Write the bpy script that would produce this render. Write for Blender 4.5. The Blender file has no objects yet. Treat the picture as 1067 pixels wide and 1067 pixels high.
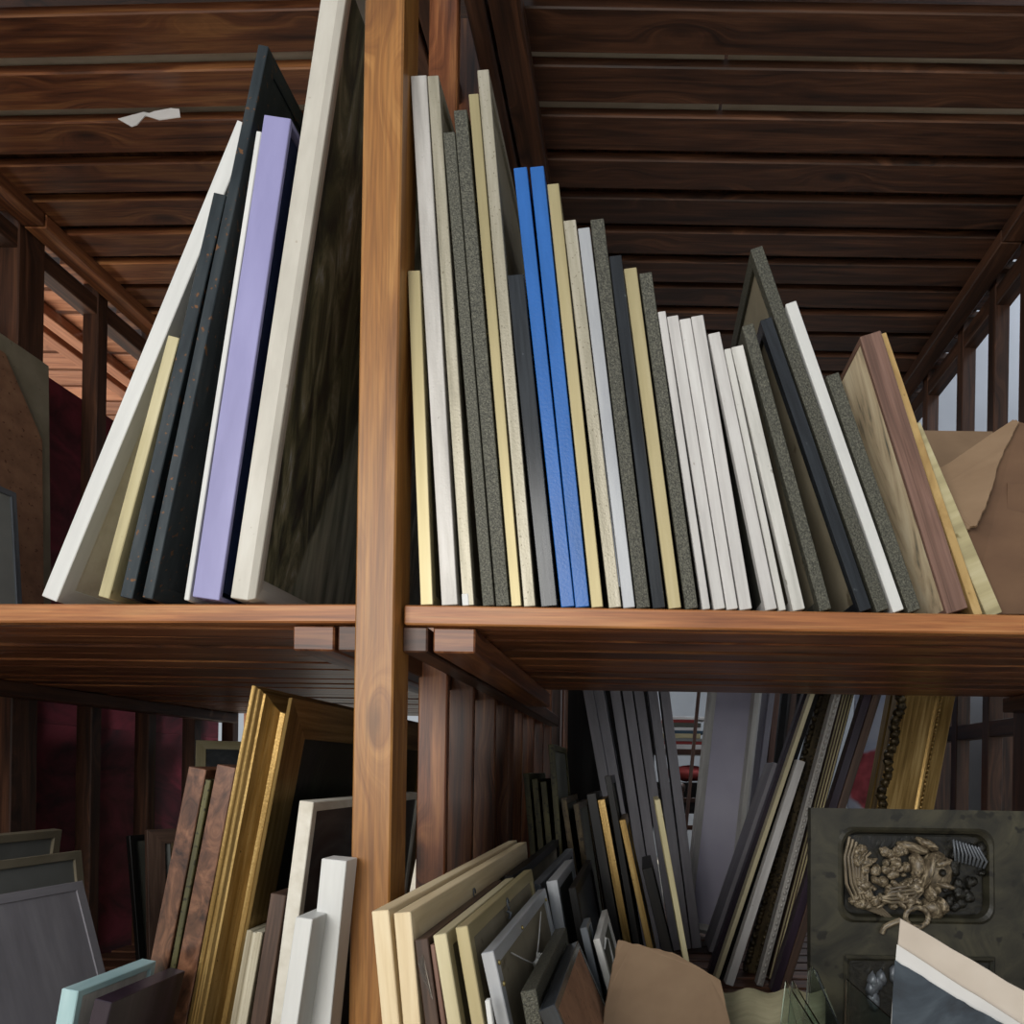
import bpy, bmesh, math, random
from mathutils import Vector, Matrix
random.seed(7)
S = bpy.context.scene
COL = S.collection
F, VX, VY, R, CZ = 700.0, 668.0, 805.0, 0.016, 1.0
cr, sr = math.cos(R), math.sin(R)

def P(px, py, Y):
    """pixel of the photograph + distance -> a point of the room"""
    u, v = px - VX, VY - py
    return Vector(((u*cr - v*sr)*Y/F, Y, CZ + (u*sr + v*cr)*Y/F))

# ------------------------------------------------------------ camera
cam = bpy.data.cameras.new('camera'); camo = bpy.data.objects.new('camera', cam); COL.objects.link(camo)
cam.sensor_width = 36; cam.lens = F/1067*36
cam.shift_x = (533.5-VX)/1067; cam.shift_y = (VY-533.5)/1067
cam.clip_start = .02
m = Matrix(((cr, -sr, 0), (0, 0, -1), (sr, cr, 0)))
camo.matrix_world = Matrix.Translation((0, 0, CZ)) @ m.to_4x4()
S.camera = camo

# ------------------------------------------------------------ materials
def lin(c):
    if isinstance(c, str):
        c = tuple(int(c[i:i+2], 16)/255 for i in (0, 2, 4))
    return tuple((x/12.92 if x <= .04045 else ((x+.055)/1.055)**2.4) for x in c) + (1,)
MC = {}
def mat(name, cols, su=3., sv=30., rough=.6, metal=0., bump=0., det=4., dist=0., speck=None, knots=False, var=.0, bs=None, coat=0., fine=False):
    """procedural surface: a noise stretched in the surface's own UV metres runs through a colour ramp"""
    if name in MC: return MC[name]
    m = bpy.data.materials.new(name); m.use_nodes = True
    nt = m.node_tree; N = nt.nodes; L = nt.links
    b = N['Principled BSDF']; b.inputs['Roughness'].default_value = rough; b.inputs['Metallic'].default_value = metal
    if coat: b.inputs['Coat Weight'].default_value = coat; b.inputs['Coat Roughness'].default_value = .15
    uv = N.new('ShaderNodeUVMap'); uv.uv_map = 'UVMap'
    at = N.new('ShaderNodeAttribute'); at.attribute_name = 'rnd'
    off = N.new('ShaderNodeVectorMath'); off.operation = 'MULTIPLY_ADD'
    L.new(at.outputs['Fac'], off.inputs[0]); off.inputs[1].default_value = (7.3, 11.7, 5.1); L.new(uv.outputs[0], off.inputs[2])
    sc = N.new('ShaderNodeVectorMath'); sc.operation = 'MULTIPLY'; L.new(off.outputs[0], sc.inputs[0]); sc.inputs[1].default_value = (su, sv, 1)
    src = sc.outputs[0]
    if knots:
        # knots: cells stretched along the board; the grain swerves round each one
        ks = N.new('ShaderNodeVectorMath'); ks.operation = 'MULTIPLY'; L.new(off.outputs[0], ks.inputs[0]); ks.inputs[1].default_value = (2.6, 8, 1)
        vo = N.new('ShaderNodeTexVoronoi'); vo.inputs['Scale'].default_value = 1; L.new(ks.outputs[0], vo.inputs['Vector'])
        kr = N.new('ShaderNodeMapRange'); kr.interpolation_type = 'SMOOTHSTEP'; L.new(vo.outputs['Distance'], kr.inputs[0])
        kr.inputs[1].default_value = 0; kr.inputs[2].default_value = .42; kr.inputs[3].default_value = 1; kr.inputs[4].default_value = 0
        ad = N.new('ShaderNodeVectorMath'); ad.operation = 'MULTIPLY_ADD'; L.new(kr.outputs[0], ad.inputs[0]); ad.inputs[1].default_value = (0, 2.2, 0); L.new(src, ad.inputs[2])
        src = ad.outputs[0]
    no = N.new('ShaderNodeTexNoise'); no.inputs['Scale'].default_value = 1; no.inputs['Detail'].default_value = det
    no.inputs['Distortion'].default_value = dist; no.inputs['Roughness'].default_value = .6
    L.new(src, no.inputs['Vector'])
    rp = N.new('ShaderNodeValToRGB'); L.new(no.outputs['Fac'], rp.inputs[0])
    el = rp.color_ramp.elements
    n = len(cols)
    while len(el) < n: el.new(.5)
    for i, c in enumerate(cols):
        el[i].position = .3 + .4*i/max(1, n-1); el[i].color = lin(c)
    colr = rp.outputs['Color']
    if knots or fine:
        fs = N.new('ShaderNodeVectorMath'); fs.operation = 'MULTIPLY'; L.new(off.outputs[0], fs.inputs[0]); fs.inputs[1].default_value = (7, 260, 1)
        fn = N.new('ShaderNodeTexNoise'); fn.inputs['Scale'].default_value = 1; fn.inputs['Detail'].default_value = 3; L.new(fs.outputs[0], fn.inputs['Vector'])
        fr = N.new('ShaderNodeMapRange'); L.new(fn.outputs['Fac'], fr.inputs[0]); fr.inputs[1].default_value = .3; fr.inputs[2].default_value = .7; fr.inputs[3].default_value = .78; fr.inputs[4].default_value = 1.2
        fm = N.new('ShaderNodeVectorMath'); fm.operation = 'SCALE'; L.new(colr, fm.inputs[0]); L.new(fr.outputs[0], fm.inputs['Scale']); colr = fm.outputs[0]
    if speck:
        n2 = N.new('ShaderNodeTexNoise'); n2.inputs['Scale'].default_value = speck[1]; n2.inputs['Detail'].default_value = 2
        L.new(off.outputs[0], n2.inputs['Vector'])
        mr = N.new('ShaderNodeMapRange'); L.new(n2.outputs['Fac'], mr.inputs[0]); mr.inputs[1].default_value = speck[2]; mr.inputs[2].default_value = speck[2]+.06
        mx = N.new('ShaderNodeMix'); mx.data_type = 'RGBA'; L.new(mr.outputs[0], mx.inputs[0]); L.new(colr, mx.inputs[6]); mx.inputs[7].default_value = lin(speck[0])
        colr = mx.outputs[2]
    if knots:
        k2 = N.new('ShaderNodeMapRange'); L.new(vo.outputs['Distance'], k2.inputs[0]); k2.inputs[1].default_value = .05; k2.inputs[2].default_value = .17
        k2.inputs[3].default_value = .75; k2.inputs[4].default_value = 0
        mx = N.new('ShaderNodeMix'); mx.data_type = 'RGBA'; L.new(k2.outputs[0], mx.inputs[0]); L.new(colr, mx.inputs[6])
        mx.inputs[7].default_value = tuple(c*.35 for c in lin(cols[0])[:3]) + (1,)
        colr = mx.outputs[2]
    if var:
        hs = N.new('ShaderNodeHueSaturation'); L.new(colr, hs.inputs['Color'])
        mr = N.new('ShaderNodeMapRange'); L.new(at.outputs['Fac'], mr.inputs[0]); mr.inputs[3].default_value = 1-var; mr.inputs[4].default_value = 1+var
        L.new(mr.outputs[0], hs.inputs['Value']); colr = hs.outputs[0]
    L.new(colr, b.inputs['Base Color'])
    if bump:
        bn = N.new('ShaderNodeBump'); bn.inputs['Strength'].default_value = bump; bn.inputs['Distance'].default_value = .003
        if bs:
            n3 = N.new('ShaderNodeTexNoise'); n3.inputs['Scale'].default_value = bs; n3.inputs['Detail'].default_value = 2; L.new(off.outputs[0], n3.inputs['Vector'])
            L.new(n3.outputs['Fac'], bn.inputs['Height'])
        else: L.new(no.outputs['Fac'], bn.inputs['Height'])
        L.new(bn.outputs[0], b.inputs['Normal'])
    if name == 'ebonised_wood': b.inputs['Specular IOR Level'].default_value = .2
    MC[name] = m
    return m

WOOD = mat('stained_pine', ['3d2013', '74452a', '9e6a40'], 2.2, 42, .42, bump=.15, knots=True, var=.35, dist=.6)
WPOST = mat('honey_pine', ['784b20', '92612d', 'a8773f'], 2.5, 30, .42, bump=.12, var=.12, dist=.8, knots=True)
WLIP = mat('amber_pine', ['7a4828', '9a6238', 'b07c4c'], 2.5, 40, .45, bump=.12, var=.1, dist=.6, fine=True)
WDARK = mat('dark_pine', ['26170f', '472c1d', '65422d'], 2.2, 40, .48, bump=.15, knots=True, var=.3, dist=.6)
BRASS = mat('satin_brass', ['978b66', 'aa9d76', 'b8ac88'], 1.5, 20, .45, .5, bump=.03, var=.06)
SILV = mat('silver_leaf', ['9d9994', 'b0aca6', 'bebab5'], 6, 60, .5, .3, speck=('827d75', 160, .72), bump=.1, bs=300, var=.05)
CHAM = mat('champagne_leaf', ['8b8573', 'a39c89', 'b2ab9a'], 5, 60, .42, .35, speck=('736b59', 220, .66), bump=.12, bs=250, var=.06)
HAMM = mat('hammered_bronze', ['2c2b24', '4a493f', '666457'], 300, 300, .5, .3, bump=.5, bs=420, det=2, var=.12)
BLACK = mat('black_lacquer', ['15171a', '202327', '2f3338'], 4, 60, .22, bump=.08, speck=('5a5f63', 60, .73), var=.1)
BLUE = mat('blue_paint', ['1b5698', '205ca4', '2864ae'], 5, 30, .35, bump=.1, bs=200, var=.04)
LSIL = mat('pale_silver_paint', ['9d9fa4', 'a9abae', 'b3b5b8'], 5, 40, .33, .25)
WHITE = mat('white_paint', ['b0adaa', 'bfbcb9', 'cac8c5'], 5, 50, .5, speck=('9a9088', 70, .72), bump=.06, var=.06)
WHITE2 = mat('clean_white_paint', ['c6c6c3', 'cfcfcc', 'd7d7d4'], 3, 30, .45, var=.03)
GREYW = mat('grey_white_paint', ['aeaca6', 'c0beb8', 'cdcbc6'], 5, 50, .5, speck=('8d8a82', 60, .7), var=.05)
CREAM = mat('cream_canvas', ['c9c2b2', 'd8d2c4', 'e2ddd1'], 20, 20, .6, bump=.1, bs=300)
IVORY = mat('ivory_lacquer', ['b4afa4', 'bfbaaf', 'c7c3b9'], 5, 20, .35, speck=('a59c8d', 60, .72))
KHAKI = mat('khaki_board', ['9a8f6a', 'b1a67e', 'c2b894'], 3, 30, .6, speck=('7d7047', 30, .7))
BLUEST = mat('blued_steel', ['1c2226', '2b3236', '3b4042'], 6, 30, .35, .4, speck=('6d4a2c', 90, .64), bump=.1)
LAV = mat('lavender_paint', ['827fa9', '8c89b4', '9592bd'], 3, 12, .3, coat=.3)
NAVY = mat('navy_panel', ['0e1838', '142044', '1a2850'], 4, 12, .4)
BACKB = mat('backing_board', ['6b6250', '7c735f', '8a816d'], 6, 6, .75, speck=('574d3a', 25, .68), var=.12)
BACKD = mat('dark_backing', ['3a3b34', '4a4b42', '565649'], 6, 6, .7, var=.15)
HARDB = mat('hardboard', ['74513a', '855f46', '936c50'], 20, 20, .7, speck=('5c3822', 90, .64))
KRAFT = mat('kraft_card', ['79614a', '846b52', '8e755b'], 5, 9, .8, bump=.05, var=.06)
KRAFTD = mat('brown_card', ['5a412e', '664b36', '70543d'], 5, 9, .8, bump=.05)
PINE = mat('raw_pine', ['c6b08a', 'd8c39d', 'e4d3b1'], 2.5, 45, .6, bump=.08, dist=.5, var=.05)
WALN = mat('walnut', ['33261f', '4a362b', '5d483b'], 3, 60, .5, bump=.1, dist=.6, var=.1, fine=True)
REDW = mat('reddish_wood', ['5a4035', '6f5245', '806155'], 3, 60, .6, bump=.12, dist=.6, fine=True)
PGOLD = mat('pale_gold_paint', ['b5aa86', 'c6bb98', 'd3c9aa'], 2, 20, .4, .2)
BURL = mat('burl_veneer', ['2a1710', '5e3d2b', '875d44'], 12, 22, .32, dist=2.5, det=6, coat=.4)
GOLD = mat('antique_gold', ['664f28', '8f7342', 'b39762'], 3, 60, .36, .75, speck=('5a4a2c', 160, .7), bump=.15, bs=200)
GOLDD = mat('dark_gold', ['241e14', '463a24', '65563a'], 8, 40, .42, .5, speck=('1e160a', 80, .58), bump=.2, bs=150)
OLIVE = mat('olive_gilt', ['2f2d1c', '4b4729', '66603a'], 6, 40, .5, .2, speck=('23200f', 80, .6))
LILAC = mat('lilac_white_panel', ['aaa6b8', 'b7b3c4', 'c3c0ce'], 2, 2, .5)
STEEL = mat('grey_metal', ['4b4e52', '62666b', '767a7f'], 3, 40, .4, .4)
GREYB = mat('grey_painted_board', ['7c797e', '8b888e', '99969b'], 3, 20, .5, var=.1)
PLUM = mat('plum_lacquer', ['1f1820', '2c222d', '3a2e3a'], 3, 40, .3)
EBON = mat('ebonised_wood', ['0c0b0b', '141312', '201d1a'], 3, 50, .4, var=.2)
PALE = mat('pale_driftwood', ['8c8068', 'aea48c', 'c8c0ab'], 2, 90, .5, bump=.15)
TEAL = mat('teal_glass_edge', ['8fb0b4', 'a4c2c5', 'b6d0d2'], 3, 20, .3)
GREYP = mat('grey_paper', ['6c6e6a', '7b7d79', '888a86'], 3, 3, .75, var=.1)
SCREW = mat('brass_fixing', ['8c7c50', 'a3925f', 'b5a573'], 10, 10, .35, .8)
STRING = mat('white_cord', ['b9b8b2', 'cccbc6', 'd9d8d4'], 60, 60, .8)
PAPER = mat('beige_paper', ['b3a698', 'c4b8aa', 'd0c6ba'], 4, 4, .85)
WPAPER = mat('white_paper', ['c4c2bf', 'd3d1ce', 'deddda'], 4, 4, .8)
CRIM = mat('crimson_paint', ['331219', '7a2835', 'a03848'], 5, 3, .55, det=5, dist=1.2, bump=.1)
PLAST = mat('wall_plaster', ['9fa3a8', 'a9adb2', 'b3b7bb'], 1, 1, .85)
GROUND = mat('concrete_ground', ['8f8a80', '9c978c', 'a8a398'], 2, 2, .9)
MUSL = mat('muslin_cloth', ['6a644c', '7d765c', '8d866b'], 4, 60, .85, bump=.2)

def painting(name, cols, su=9, sv=3, dist=2.0, peak=None, rough=.35, bump=.6):
    m = mat(name, cols, su, sv, rough, dist=dist, det=8, bump=bump)
    if peak and not m.get('pk'):
        m['pk'] = 1
        nt = m.node_tree; N = nt.nodes; L = nt.links; b = N['Principled BSDF']
        cur = b.inputs['Base Color'].links[0].from_socket
        uv = N.new('ShaderNodeUVMap'); uv.uv_map = 'UVMap'; sp = N.new('ShaderNodeSeparateXYZ'); L.new(uv.outputs[0], sp.inputs[0])
        def mth(op, a, c, d=None):
            n = N.new('ShaderNodeMath'); n.operation = op
            for i, x in enumerate((a, c, d)):
                if x is None: continue
                if isinstance(x, (int, float)): n.inputs[i].default_value = x
                else: L.new(x, n.inputs[i])
            return n.outputs[0]
        nz = N.new('ShaderNodeTexNoise'); nz.inputs['Scale'].default_value = 9; L.new(uv.outputs[0], nz.inputs['Vector'])
        au = mth('ABSOLUTE', mth('SUBTRACT', sp.outputs[1], peak[0]), 0)
        h = mth('SUBTRACT', peak[1], mth('MULTIPLY', au, peak[2]))
        d = mth('SUBTRACT', mth('ADD', h, mth('MULTIPLY', nz.outputs['Fac'], .08)), sp.outputs[0])
        mask = N.new('ShaderNodeMapRange'); L.new(d, mask.inputs[0]); mask.inputs[1].default_value = 0; mask.inputs[2].default_value = .03
        n2 = N.new('ShaderNodeTexNoise'); n2.inputs['Scale'].default_value = 1; n2.inputs['Detail'].default_value = 8
        s2 = N.new('ShaderNodeVectorMath'); s2.operation = 'MULTIPLY'; L.new(uv.outputs[0], s2.inputs[0]); s2.inputs[1].default_value = (4, 40, 1); L.new(s2.outputs[0], n2.inputs['Vector'])
        rp = N.new('ShaderNodeValToRGB'); L.new(n2.outputs['Fac'], rp.inputs[0])
        rp.color_ramp.elements[0].position = .35; rp.color_ramp.elements[0].color = lin('66705e'); rp.color_ramp.elements[1].position = .7; rp.color_ramp.elements[1].color = lin('c0c6b2')
        mx = N.new('ShaderNodeMix'); mx.data_type = 'RGBA'; L.new(mask.outputs[0], mx.inputs[0]); L.new(cur, mx.inputs[6]); L.new(rp.outputs[0], mx.inputs[7])
        L.new(mx.outputs[2], b.inputs['Base Color'])
    return m
PTDARK = painting('dark_abstract_painting', ['1a2022', '3a4038', '5c6048', '8e8c72', 'b4bcc0'], 3, 13, 2.2, peak=(2.66, .82, 2.5))
PTGREEN = painting('dark_green_painting', ['070a07', '10170d', '1c2514'], 6, 6, 2)
PTGREY = painting('sombre_picture', ['1b2023', '30363a', '4a4e50'], 8, 5, 2, bump=.1)
PTNAVY = painting('slate_blue_painting', ['1a222b', '2b3641', '3f4a54'], 9, 9, 2, bump=.2)
RELM = mat('relief_panel_patina', ['1c1b14', '353226', '4c4836'], 7, 7, .5, det=6, dist=1.5, bump=.5, speck=('1c1a12', 30, .62))
CLAY = mat('glazed_clay', ['2a241c', '6f624e', 'b8a88c'], 30, 30, .4, det=5, dist=1.5, bump=.4)
RECESS = mat('dark_relief_ground', ['0e0d0a', '1c1a14', '2d2a20'], 25, 25, .35, det=6, dist=2, bump=1.0)

def glassmat(name, col, rough=.05):
    m = bpy.data.materials.new(name); m.use_nodes = True; nt = m.node_tree; N = nt.nodes; L = nt.links
    b = N['Principled BSDF']
    b.inputs['Transmission Weight'].default_value = 1; b.inputs['Roughness'].default_value = rough; b.inputs['IOR'].default_value = 1.45
    nz = N.new('ShaderNodeTexNoise'); nz.inputs['Scale'].default_value = 12
    rp = N.new('ShaderNodeValToRGB'); L.new(nz.outputs['Fac'], rp.inputs[0])
    c = lin(col); rp.color_ramp.elements[0].color = tuple(x*.92 for x in c[:3])+(1,); rp.color_ramp.elements[1].color = c
    L.new(rp.outputs[0], b.inputs['Base Color'])
    return m
GLASS = glassmat('greenish_glass', 'd2e4e2')
PLASTIC = glassmat('clear_plastic_film', 'eeeeee', .2)

# ------------------------------------------------------------ mesh helpers
def tag(o, label=None, cat=None, group=None, kind=None):
    if label: o['label'] = label
    if cat: o['category'] = cat
    if group: o['group'] = group
    if kind: o['kind'] = kind
    return o
class MB:
    def __init__(s):
        s.bm = bmesh.new(); s.uv = s.bm.loops.layers.uv.new('UVMap'); s.rn = s.bm.verts.layers.float.new('rnd')
    def quad(s, vs, uvs):
        try: f = s.bm.faces.new(vs)
        except ValueError: return
        for l, c in zip(f.loops, uvs): l[s.uv].uv = c
    def box(s, x0, x1, y0, y1, z0, z1, M=None, rnd=None):
        rnd = random.random() if rnd is None else rnd
        if x1 < x0: x0, x1 = x1, x0
        if y1 < y0: y0, y1 = y1, y0
        if z1 < z0: z0, z1 = z1, z0
        d = (x1-x0, y1-y0, z1-z0); ax = d.index(max(d))
        C = [Vector((x, y, z)) for x in (x0, x1) for y in (y0, y1) for z in (z0, z1)]
        V = []
        for c in C:
            v = s.bm.verts.new(M @ c if M else c); v[s.rn] = rnd; V.append(v)
        for f in ((0, 1, 3, 2), (4, 6, 7, 5), (0, 4, 5, 1), (2, 3, 7, 6), (0, 2, 6, 4), (1, 5, 7, 3)):
            pts = [C[i] for i in f]
            span = [max(p[k] for p in pts)-min(p[k] for p in pts) for k in range(3)]
            axes = [k for k in range(3) if span[k] > 1e-9]
            if len(axes) < 2: axes = [0, 1]
            a, b2 = (axes if axes[0] == ax else axes[::-1]) if ax in axes else axes
            s.quad([V[i] for i in f], [(p[a]-(C[0][a]), p[b2]-C[0][b2] + .37*f[1]) for p in pts])
        return s
    def ring(s, prof, W, H, rnd=None):
        """moulding of a rectangular frame in the yz plane; prof = closed polygon (inward distance, x)"""
        rnd = random.random() if rnd is None else rnd
        n = len(prof); cs = ((0, 0, 1, 1), (W, 0, -1, 1), (W, H, -1, -1), (0, H, 1, -1))
        vv = []
        for (cy, cz, sy, sz) in cs:
            row = []
            for a, x in prof:
                v = s.bm.verts.new((x, cy+sy*a, cz+sz*a)); v[s.rn] = rnd; row.append(v)
            vv.append(row)
        per = [0]
        for i in range(n): a, b = prof[i], prof[(i+1) % n]; per.append(per[-1]+math.hypot(a[0]-b[0], a[1]-b[1]))
        for k in range(4):
            k2 = (k+1) % 4; Ln = W if k % 2 == 0 else H
            for i in range(n):
                j = (i+1) % n
                s.quad([vv[k][i], vv[k2][i], vv[k2][j], vv[k][j]], [(k*1.3, per[i]), (k*1.3+Ln, per[i]), (k*1.3+Ln, per[i+1]), (k*1.3, per[i+1])])
        bmesh.ops.recalc_face_normals(s.bm, faces=s.bm.faces)
        return s
    def tube(s, pts, r, seg=8):
        pts = [Vector(p) for p in pts]; prev = None; L = 0
        for i, p in enumerate(pts):
            t = (pts[min(i+1, len(pts)-1)]-pts[max(i-1, 0)]).normalized()
            a = t.orthogonal().normalized() if prev is None else (prev[1]-t*prev[1].dot(t)).normalized(); b = t.cross(a)
            rr = r(i/(len(pts)-1)) if callable(r) else r
            row = []
            for k in range(seg):
                v = s.bm.verts.new(p+(a*math.cos(k*math.tau/seg)+b*math.sin(k*math.tau/seg))*rr); v[s.rn] = .5; row.append(v)
            if prev:
                for k in range(seg):
                    j = (k+1) % seg
                    s.quad([prev[0][k], prev[0][j], row[j], row[k]], [(L, k*.01), (L, j*.01), (L+.02, j*.01), (L+.02, k*.01)])
            L += .02; prev = (row, a)
        return s
    def blob(s, c, r, M=None, seg=12, lump=0., seed=0):
        rnd = random.random(); V = []
        rg = random.Random(seed)
        ph = [rg.uniform(0, 6) for _ in range(4)]
        for i in range(seg//2+1):
            th = math.pi*i/(seg//2); row = []
            for k in range(seg):
                p = k*math.tau/seg
                q = 1+lump*(math.sin(3*p+ph[0])*math.sin(2*th+ph[1])+.5*math.sin(5*p+ph[2]+3*th))
                v = Vector((math.sin(th)*math.cos(p)*r[0]*q, math.sin(th)*math.sin(p)*r[1]*q, math.cos(th)*r[2]*q))
                if M: v = M @ v
                v = s.bm.verts.new(v+Vector(c)); v[s.rn] = rnd; row.append(v)
            V.append(row)
        for i in range(seg//2):
            for k in range(seg):
                j = (k+1) % seg
                s.quad([V[i][k], V[i+1][k], V[i+1][j], V[i][j]], [(k*.02, i*.02), (k*.02, i*.02+.02), (k*.02+.02, i*.02+.02), (k*.02+.02, i*.02)])
        return s
    def poly(s, pts, uvax=(0, 2)):
        rnd = random.random(); V = []
        for p in pts:
            v = s.bm.verts.new(p); v[s.rn] = rnd; V.append(v)
        f = s.bm.faces.new(V)
        for l in f.loops: l[s.uv].uv = (l.vert.co[uvax[0]], l.vert.co[uvax[1]])
        return s
    def build(s, name, mt, parent=None, bevel=.0012, smooth=False, solid=0.):
        me = bpy.data.meshes.new(name)
        if smooth:
            bmesh.ops.remove_doubles(s.bm, verts=s.bm.verts, dist=1e-5)
            for f in s.bm.faces: f.smooth = True
        bmesh.ops.recalc_face_normals(s.bm, faces=s.bm.faces)
        s.bm.to_mesh(me); s.bm.free(); me.materials.append(mt)
        o = bpy.data.objects.new(name, me); COL.objects.link(o)
        if parent: o.parent = parent
        if solid:
            md = o.modifiers.new('solid', 'SOLIDIFY'); md.thickness = solid; md.offset = 0
        if bevel:
            md = o.modifiers.new('bevel', 'BEVEL'); md.width = bevel; md.segments = 1; md.limit_method = 'ANGLE'; md.angle_limit = .9
        return o
def empty(name, loc=(0, 0, 0)):
    o = bpy.data.objects.new(name, None); COL.objects.link(o); o.location = loc; o.empty_display_size = .05
    return o

# ------------------------------------------------------------ the building
def struct(name, x0, x1, y0, y1, z0, z1, mt):
    return tag(MB().box(x0, x1, y0, y1, z0, z1).build(name, mt, bevel=0), kind='structure')
struct('floor', -7, 4.6, -3, 8.1, -.1, 0, GROUND)
struct('wall_back', -1.3, 4.6, 8, 8.1, 0, 5.0, PLAST)
struct('wall_right', 4.5, 4.6, -1, 8, 0, 5.0, PLAST)
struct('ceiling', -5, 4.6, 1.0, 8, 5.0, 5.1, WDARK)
struct('wall_side', 1.62, 4.5, 4.3, 4.4, 0, 5.0, PLAST)

# ------------------------------------------------------------ the rack
ZT = CZ+1.86      # underside of the top deck boards
ZM = CZ+.301      # top of the middle shelf
ZL = .25          # top of the bottom deck
rack = empty('storage_rack', (0, 1.2, 0))
tag(rack, 'stained pine storage rack with slatted shelves and a tall front post', 'rack')
RO = Vector((0, 1.2, 0))
def rb(name, x0, x1, y0, y1, z0, z1, mt=WOOD, lab=None):
    o = MB().box(x0, x1, y0-1.2, y1-1.2, z0, z1).build(name, mt, rack, bevel=.003)
    if lab: o['label'] = lab
    return o
def deck(name, x0, x1, ys, w, z0, z1, mt, yaw=0., px=None, jit=.004, lab=None):
    b = MB()
    for i, y in enumerate(ys):
        M = None; zj = 0 if 'bottom' in name else .7
        if yaw:
            c = Vector((px, y-1.2, z0)); M = Matrix.Translation(c) @ Matrix.Rotation(yaw, 4, 'Z') @ Matrix.Translation(-c)
        j = random.uniform(-jit, jit)
        b.box(x0, x1, y-1.2, y-1.2+w+random.uniform(-jit, jit), z0+j*zj, z1+j*zj, M)
    o = b.build(name, mt, rack, bevel=.003)
    if lab: o['label'] = lab
    return o
# posts
rb('post', -.5159, -.4457, 1.2, 1.28, 0, 3.1, WPOST, 'honey coloured front post')
rb('post', -.52, -.45, 2.28, 2.37, 0, 3.1)
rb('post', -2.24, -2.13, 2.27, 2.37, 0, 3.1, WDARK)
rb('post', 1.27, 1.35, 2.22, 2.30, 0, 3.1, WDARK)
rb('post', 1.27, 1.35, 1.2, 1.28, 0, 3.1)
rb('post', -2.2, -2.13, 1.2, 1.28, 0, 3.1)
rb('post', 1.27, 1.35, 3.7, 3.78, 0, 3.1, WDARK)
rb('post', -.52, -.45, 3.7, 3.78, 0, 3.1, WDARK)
# divider slats
for y in (1.58, 1.83, 2.1, 2.58, 2.86, 3.14, 3.42, 3.95, 4.2, 4.5, 4.8, 5.1, 5.4):
    rb('divider_slat', -.527, -.459, y, y+.022, ZL-.1, 3.05)
for y in (1.6, 1.9, 2.6, 2.9, 3.2, 3.5):
    rb('divider_slat', -2.19, -2.13, y, y+.05, ZL-.1, 3.05, WDARK)
for y in (1.6, 1.9, 2.47, 2.72, 3.06, 3.38):
    rb('divider_slat', 1.275, 1.33, y, y+.05, ZL-.1, 3.05, WDARK)
# cross beams bolted to the posts and ledgers under the decks, running front to back
def beams(z):
    rb('cross_beam', -.447, -.400, 1.245, 3.25, z-.048, z, WDARK)
    rb('cross_beam', -.566, -.519, 1.245, 3.25, z-.048, z, WDARK)
beams(ZM-.037)
rb('ledger', -.391, -.313, 1.25, 2.28, ZM-.084, ZM-.037)
rb('ledger', -.652, -.575, 1.25, 2.28, ZM-.084, ZM-.037)
rb('ledger', 1.19, 1.26, 1.25, 2.22, ZM-.084, ZM-.037, WDARK)
rb('ledger', -2.12, -2.04, 1.25, 3.4, ZM-.084, ZM-.037, WDARK)
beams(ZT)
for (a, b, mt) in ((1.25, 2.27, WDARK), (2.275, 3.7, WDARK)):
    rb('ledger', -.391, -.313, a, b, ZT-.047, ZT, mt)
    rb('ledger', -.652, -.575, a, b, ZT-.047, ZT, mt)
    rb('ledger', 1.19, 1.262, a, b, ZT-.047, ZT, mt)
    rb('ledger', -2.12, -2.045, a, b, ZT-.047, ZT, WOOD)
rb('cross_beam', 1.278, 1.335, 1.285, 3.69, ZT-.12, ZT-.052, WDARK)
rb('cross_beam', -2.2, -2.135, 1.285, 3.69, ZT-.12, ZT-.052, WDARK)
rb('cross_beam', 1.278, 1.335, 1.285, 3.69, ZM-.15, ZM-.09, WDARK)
# top deck, both bays
ys = [1.21, 1.345, 1.48] + [1.638+.1345*i for i in range(16)]
deck('top_deck', -.45, 1.34, ys, .101, ZT, ZT+.026, WDARK)  # darker pine here paints in the weaker light of the right bay
deck('top_deck', -2.2, -.53, ys, .102, ZT, ZT+.026, WOOD, -.035, -.53)
# middle shelf: front lip board, then boards
rb('shelf_lip', -.44, 1.27, 1.233, 1.262, ZM-.036, ZM, WLIP)
deck('middle_shelf', -.40, 1.27, [1.275+.105*i for i in range(9)], .088, ZM-.036, ZM-.012, WOOD, jit=.003)
o = MB()
Ml = Matrix.Translation((-.52, .033, ZM-.018)) @ Matrix.Rotation(-.012, 4, 'Z') @ Matrix.Rotation(-.012, 4, 'Y')
o.box(-1.62, 0, 0, .028, -.016, .018, Ml); o.build('shelf_lip', WLIP, rack, bevel=.003)
deck('middle_shelf', -2.12, -.53, [1.285+.105*i for i in range(20)], .088, ZM-.036, ZM-.012, WOOD, -.02, -.53, jit=.003)
# bottom deck
deck('bottom_deck', -.44, 1.26, [.72+.11*i for i in range(29)], .09, ZL-.03, ZL, WDARK)
deck('bottom_deck', -2.12, -.53, [.72+.11*i for i in range(29)], .09, ZL-.03, ZL, WDARK)
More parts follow.
